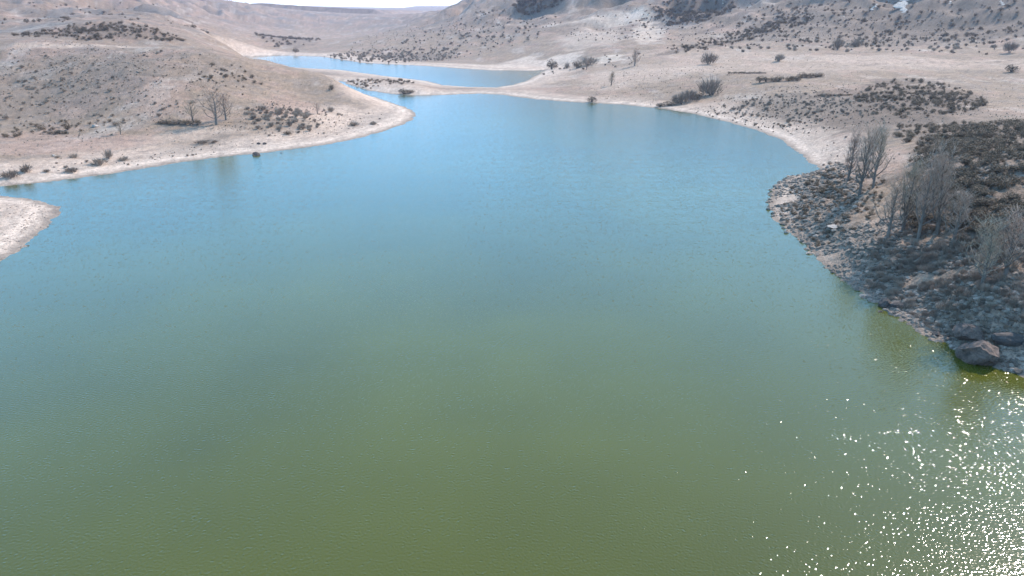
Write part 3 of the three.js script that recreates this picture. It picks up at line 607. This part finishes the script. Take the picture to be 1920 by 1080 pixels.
// short names for the labels that refer to them
const SHORT = {
  'tallest bare tree of the three on the left shore bench': 'the tallest left-shore tree',
  'leftmost bare tree of the three on the left shore bench': 'the leftmost left-shore tree',
  'pinkish bare poplar nearest the small sandy cove on the right bank': 'the cove poplar',
  'slender bare poplar at the back of the small sandy cove': 'the slender cove poplar',
  'left bare poplar of the pale clump on the right bank': 'the left clump poplar',
  'right and broadest bare poplar of the pale clump on the right bank': 'the broadest poplar',
  'short bare tree between the cove poplars and the pale poplar clump': 'the short bare tree',
  'small bare tree right of the pale poplar clump': 'the small bare tree',
  'bare poplar on the right bank nearest the brown boulders': 'the poplar above the boulders',
  'bare tree at the right edge of the picture above the boulders': 'the right-edge tree',
  'upright bare tree at the right end of the headland thicket': 'the upright thicket tree',
  'small bare tree at the end of the shrub row on the left shore': 'the small row-end tree',
  'largest brown boulder at the waterline of the right bank': 'the largest boulder',
  'left dark rock of the pair near the waterline on the right bank': 'the dark rock pair',
  'dark rock right of the brown boulders at the picture edge': 'the right-edge rock',
  'long white rock lying on the rocky promontory': 'the long white rock',
  'large round twiggy bush standing alone above the right shore': 'the large round bush',
  'single dark bush near the right edge of the meadow': 'the dark meadow bush',
  'largest white crag on the grey hillside at upper right': 'the largest crag',
  'dark boulder half in the water off the left beach': 'the beach boulder',
  'longest dark hedge strip across the meadow': 'the longest hedge',
};
// landmarks that the labels of the many shrubs and stones refer to
const LANDMARKS = SINGLES.filter((s) => s[3] > 1 || s[0] === 'brown' || s[0] === 'white' || s[0] === 'rock').map((s) => ({ x: s[1], z: s[2], name: SHORT[s[5]] })).filter((s) => s.name);
const ONES = ['', 'first', 'second', 'third', 'fourth', 'fifth', 'sixth', 'seventh', 'eighth', 'ninth', 'tenth', 'eleventh', 'twelfth', 'thirteenth', 'fourteenth', 'fifteenth', 'sixteenth', 'seventeenth', 'eighteenth', 'nineteenth'];
const ordinal = (n) => n < 20 ? ONES[n] : n % 10 ? ['twenty', 'thirty', 'forty', 'fifty', 'sixty', 'seventy', 'eighty', 'ninety'][Math.floor(n / 10) - 2] + '-' + ONES[n % 10] : ['twentieth', 'thirtieth', 'fortieth', 'fiftieth', 'sixtieth', 'seventieth', 'eightieth', 'ninetieth'][n / 10 - 2];
function singleOut(list) {                     // "third nearest the largest boulder" among the things of one stand
  const stands = {};
  for (const s of list) (stands[s.label] ??= []).push(s);
  for (const [label, all] of Object.entries(stands)) {
    if (all.length < 2) continue;
    const ranks = new Map(LANDMARKS.map((l) => [l, [...all].sort((a, b) => Math.hypot(a.x - l.x, a.z - l.z) - Math.hypot(b.x - l.x, b.z - l.z))]));
    const middle = [all.reduce((t, s) => t + s.x, 0) / all.length, all.reduce((t, s) => t + s.z, 0) / all.length];
    const near = LANDMARKS.filter((l) => Math.hypot(l.x - middle[0], l.z - middle[1]) < 0.5 * Math.hypot(...middle));
    for (const s of all) {
      let best = null;
      for (const l of near) { const k = ranks.get(l).indexOf(s) + 1; if (!best || k < best[0]) best = [k, l]; }
      if (best && best[0] < 100) s.thing.userData.label = label + ', ' + (best[0] > 1 ? ordinal(best[0]) + ' ' : '') + 'nearest ' + best[1].name;
    }
  }
}

// stands of shrubs and stony ground: the largest in view are things, the rest ground cover
const spots = { bare: [], dark: [], stone: [] };
const rz = rngOf(7331);
function scatter(list, [cx, cz, rx, rl, bearing, n, lo, hi], extra, dry) {
  for (let k = 0; k < n; k++) {
    let x, z, ok = false;
    for (let tries = 0; tries < 12 && !ok; tries++) {
      const a = rz() * 6.28318, q = Math.pow(rz(), 0.6), u = Math.cos(a) * q * rx * 1.1, v = Math.sin(a) * q * rl * 1.1, c = Math.cos(bearing), s = Math.sin(bearing);
      x = cx + u * c - v * s; z = cz + u * s + v * c;
      ok = land(x, z)[1] > dry && noise(x * 0.13 + 5, z * 0.13) > -0.28 + rz() * 0.2 - 0.1;
    }
    if (!ok) continue;
    const size = lo * Math.pow(hi / lo, Math.pow(rz(), 1.5));
    list.push({ x, z, size, turn: rz() * 6.28, seen: size / Math.hypot(x, z), wide: 0.85 + 0.6 * rz(), tint: rz(), ...extra });
  }
}
for (const s of STANDS) scatter(spots[s[8]], s, { label: s[9], group: s[10] }, 1.2);
for (const s of STONY) scatter(spots.stone, s, { label: s[8], group: s[9] }, -0.3);
for (const kind of ['bare', 'dark', 'stone']) {
  spots[kind].sort((a, b) => b.seen - a.seen);
  const things = spots[kind].slice(0, 260), rest = spots[kind].slice(260);
  things.forEach((s, i) => {
    const o = kind === 'stone' ? single('stone', ROCKS[i % 6], M.rock[Math.floor(s.tint * 3)]) : makeShrub(kind, i * 7 + Math.floor(s.tint * 15));
    tag(o, s.label, kind === 'stone' ? 'stone' : 'shrub', s.group); s.thing = o;
    o.scale.set(s.size * s.wide, s.size, s.size * s.wide); o.rotation.y = s.turn; at(o, s.x, s.z, kind === 'stone' ? s.size * 0.05 : 0.03);
  });
  singleOut(things);
  const m4 = new THREE.Matrix4(), q = new THREE.Quaternion(), up = new THREE.Vector3(0, 1, 0), col = new THREE.Color();
  for (let v = 0; v < (kind === 'stone' ? 3 : 2); v++) {
    const part = rest.filter((_, i) => i % (kind === 'stone' ? 3 : 2) === v); if (!part.length) continue;
    const geo = kind === 'stone' ? ROCKS[v] : mergeGeometries([SHRUBS[kind][v].stems, SHRUBS[kind][v].foliage]);
    const im = new THREE.InstancedMesh(geo, kind === 'stone' ? M.rock[0] : M[kind][v], part.length);
    part.forEach((s, i) => {
      q.setFromAxisAngle(up, s.turn);
      im.setMatrixAt(i, m4.compose(new THREE.Vector3(s.x, ground(s.x, s.z) - 0.03, s.z), q, new THREE.Vector3(s.size * s.wide, s.size, s.size * s.wide)));
      const t = 0.75 + 0.6 * s.tint; im.setColorAt(i, col.setRGB(t, t, t));
    });
    im.name = numbered({ bare: 'low_scrub', dark: 'dark_scrub', stone: 'rubble' }[kind]); im.castShadow = im.receiveShadow = true;
    tag(im, { bare: 'bare grey scrub scattered over the far slopes', dark: 'dark scrub and woods on the far hills', stone: 'small rubble scattered over the banks' }[kind], { bare: 'scrub', dark: 'scrub', stone: 'rubble' }[kind], null, 'stuff');
    scene.add(im);
  }
  console.log(kind, spots[kind].length, things.length ? things[things.length - 1].seen * 731 : 0);
}

// dry tussocks over the open slopes
{
  const b = new Bag(), r = rngOf(55);
  for (let i = 0; i < 26; i++) { const a = r() * 6.28, q = 0.3 * r(), e = q + 0.3 * r(); b.blade([Math.cos(a) * q, -0.05, Math.sin(a) * q], [Math.cos(a) * e, 0.3 + 0.5 * r(), Math.sin(a) * e], 0.05 + 0.05 * r(), r); }
  const geo = b.geometry(), areas = [[-140, -240, 75, 75, 3000], [-190, -330, 90, 60, 1200], [150, -360, 130, 110, 3200], [110, -240, 70, 40, 1800], [-60, -235, 28, 32, 500], [60, -160, 22, 30, 300]], list = [];
  for (const [cx, cz, rx, rl, n] of areas) for (let i = 0; i < n; i++) { const x = cx + (r() * 2 - 1) * rx, z = cz + (r() * 2 - 1) * rl; if (land(x, z)[1] > 5 && fbm(x * 0.06, z * 0.06, 3) + r() * 0.5 > 0.1) list.push([x, z, 0.25 + 0.45 * r() * r(), r()]); }
  const im = new THREE.InstancedMesh(geo, std(0.40, 0.33, 0.26), list.length), m4 = new THREE.Matrix4(), q = new THREE.Quaternion(), up = new THREE.Vector3(0, 1, 0), c = new THREE.Color();
  list.forEach(([x, z, s, t], i) => { im.setMatrixAt(i, m4.compose(new THREE.Vector3(x, ground(x, z), z), q.setFromAxisAngle(up, t * 6), new THREE.Vector3(s, s, s))); const k = 0.5 + 0.7 * t; im.setColorAt(i, c.setRGB(k, k * 0.98, k * 0.95)); });
  im.name = 'tussock_grass'; im.castShadow = im.receiveShadow = true;
  tag(im, 'dry tussock grass scattered over the open slopes', 'grass', null, 'stuff'); scene.add(im);
}
renderer.render(scene, camera);
